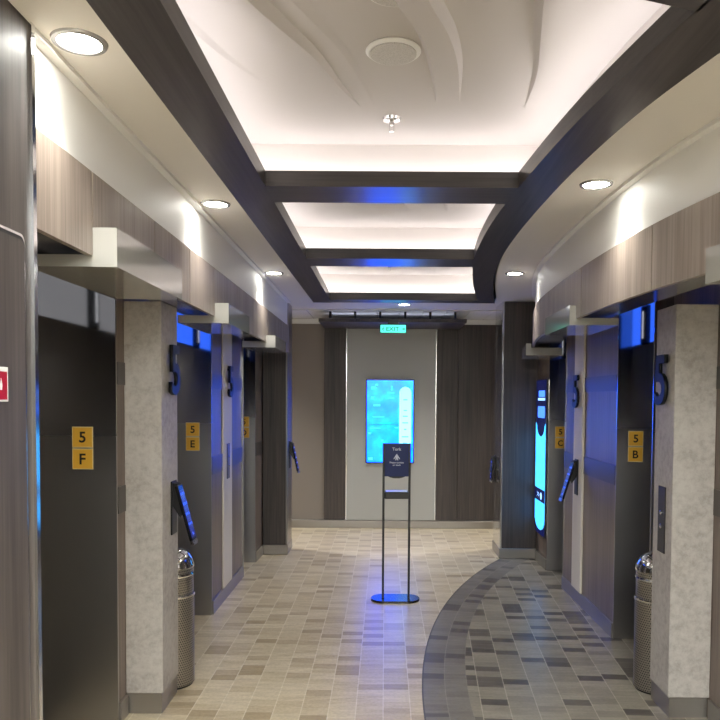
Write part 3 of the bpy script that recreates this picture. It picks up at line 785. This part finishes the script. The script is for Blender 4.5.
bx('tray_sheen', .012, .176, 5.582, 5.668, .868, .872, M['white_plain'], e)  # pale reflection on the tray top, put in as a white plate

# ------------------------------------------------------------------ ceiling fittings
def downlight(x, y, r, lab, spot=10, z=SOF):
    e = thing('recessed_downlight', (x, y, z), lab, 'downlight')
    bm = BM(); seg = 36
    prof = [(r*.74, .0), (r*.78, -.007), (r*.96, -.006), (r, 0)]
    rings = [[bm.verts.new((x+a*math.cos(2*PI*i/seg), y+a*math.sin(2*PI*i/seg), z+b)) for i in range(seg)] for a, b in prof]
    for A, B in zip(rings, rings[1:]):
        for i in range(seg):
            j = (i+1) % seg; bm.faces.new([A[i], A[j], B[j], B[i]])
    obj('trim_ring', bm, M['ring'], e, True)
    obj('lens', lathe(BM(), [(r*.76, -.003), (r*.76, -.001)], 36, (x, y, z)), M['lens'], e)
    li = bpy.data.lights.new('downlight_lamp', 'SPOT'); li.energy = spot; li.spot_size = math.radians(118); li.spot_blend = 1.0
    li.shadow_soft_size = .07; li.color = (1, .98, .93)
    lo = bpy.data.objects.new('downlight_lamp', li); lo.location = (0, 0, -.012); lo.parent = e; C.objects.link(lo)
downlight(-.835, 1.99, .074, 'large recessed downlight at the upper left, nearest the viewer', 13)
downlight(-.85, 3.62, .074, 'recessed downlight on the left soffit, second from the viewer', 13)
downlight(-.865, 5.6, .074, 'recessed downlight on the left soffit, farthest from the viewer', 13)
downlight(.935, 3.25, .074, 'recessed downlight on the right soffit beside the curved beam, nearer one', 13)
downlight(.985, 5.55, .074, 'recessed downlight on the right soffit, farther one', 13)
downlight(.19, 7.42, .074, 'recessed downlight centred between the coves and the exit sign', 60)
downlight(1.1, 1.2, .074, 'recessed downlight on the right soffit behind the viewer', 13)
downlight(.1, -.3, .074, 'recessed downlight in the soffit behind the viewer', 13)
for x_, lab in ((-2.2, 'left'), (2.4, 'right')):  # unseen lamps added to brighten the far hall
    downlight(x_, 8.2, .074, 'downlight added to brighten the back hall, unseen to the %s' % lab, 110, 2.565)

def speaker(x, y, lab):
    z = CV+.02
    e = thing('ceiling_speaker', (x, y, z), lab, 'speaker')
    obj('rim', lathe(BM(), [(.09, 0), (.095, -.006), (.085, -.014), (.078, -.012)][::-1], 40, (x, y, z)), M['white_plain'], e, True)
    obj('grille', lathe(BM(), [(.079, -.0165), (.079, -.011)], 40, (x, y, z)), M['grille'], e)
speaker(.02, 2.50, 'round white ceiling speaker in the largest cove, fully visible one')
speaker(.02, 2.12, 'round white ceiling speaker cut by the top edge of the photo')
def sprinkler(x, y, lab):
    z = CV+.02
    e = thing('sprinkler_head', (x, y, z), lab, 'sprinkler')
    obj('escutcheon', lathe(BM(), [(.022, -.016), (.036, -.012), (.040, 0)], 28, (x, y, z)), M['chrome'], e, True)
    bm = BM(); lathe(bm, [(.009, -.03), (.011, -.01)], 16, (x, y, z))
    box(bm, x-.011, x-.008, y-.003, y+.003, z-.052, z-.02); box(bm, x+.008, x+.011, y-.003, y+.003, z-.052, z-.02)
    obj('nozzle', bm, M['chrome'], e)
    obj('deflector', lathe(BM(), [(.012, -.056), (.012, -.052)], 16, (x, y, z)), M['chrome'], e)
sprinkler(.02, 3.10, 'small chrome sprinkler head in the largest cove')
sprinkler(.03, 6.45, 'tiny sprinkler head in the farthest cove')

# ------------------------------------------------------------------ wall behind the viewer, plus a fill light panel added to brighten the lobby
e = thing('fill_light_panel', (.05, -.7, SOF), 'large soft fill light panel added behind the viewer', 'fill light')
bx('frame', -.85, .95, -1.75, .35, SOF-.012, SOF, M['ring'], e)
bx('fill_emitter', -.82, .92, -1.72, .32, SOF-.016, SOF-.012, M['soft'], e)
struct(bx('wall_front', -2.0, 2.4, -2.1, -2.0, 0, SOF, M['panel']))

# ------------------------------------------------------------------ camera, world, view
cam = bpy.data.cameras.new('camera'); co = bpy.data.objects.new('camera', cam); C.objects.link(co)
cam.sensor_width = 36; cam.lens = 36; cam.clip_start = .05
cam.shift_x = -25/720; cam.shift_y = 65.6/720
co.matrix_world = Matrix.Translation((0, 0, 1.6)) @ Matrix.Rotation(math.radians(90-2.2), 4, 'X') @ Matrix.Rotation(math.radians(.38), 4, 'Z')
S.camera = co
w = bpy.data.worlds.new('world'); S.world = w; w.use_nodes = True
w.node_tree.nodes['Background'].inputs[0].default_value = (.6, .65, .8, 1)
w.node_tree.nodes['Background'].inputs[1].default_value = .05
S.view_settings.view_transform = 'Standard'; S.view_settings.look = 'None'; S.view_settings.gamma = 1
S.view_settings.use_curve_mapping = False
S.view_settings.exposure = 1.68
S.cycles.max_bounces = 10; S.cycles.diffuse_bounces = 5; S.cycles.glossy_bounces = 6
S.cycles.sample_clamp_indirect = 6; S.cycles.use_denoising = True
S.cycles.caustics_reflective = True
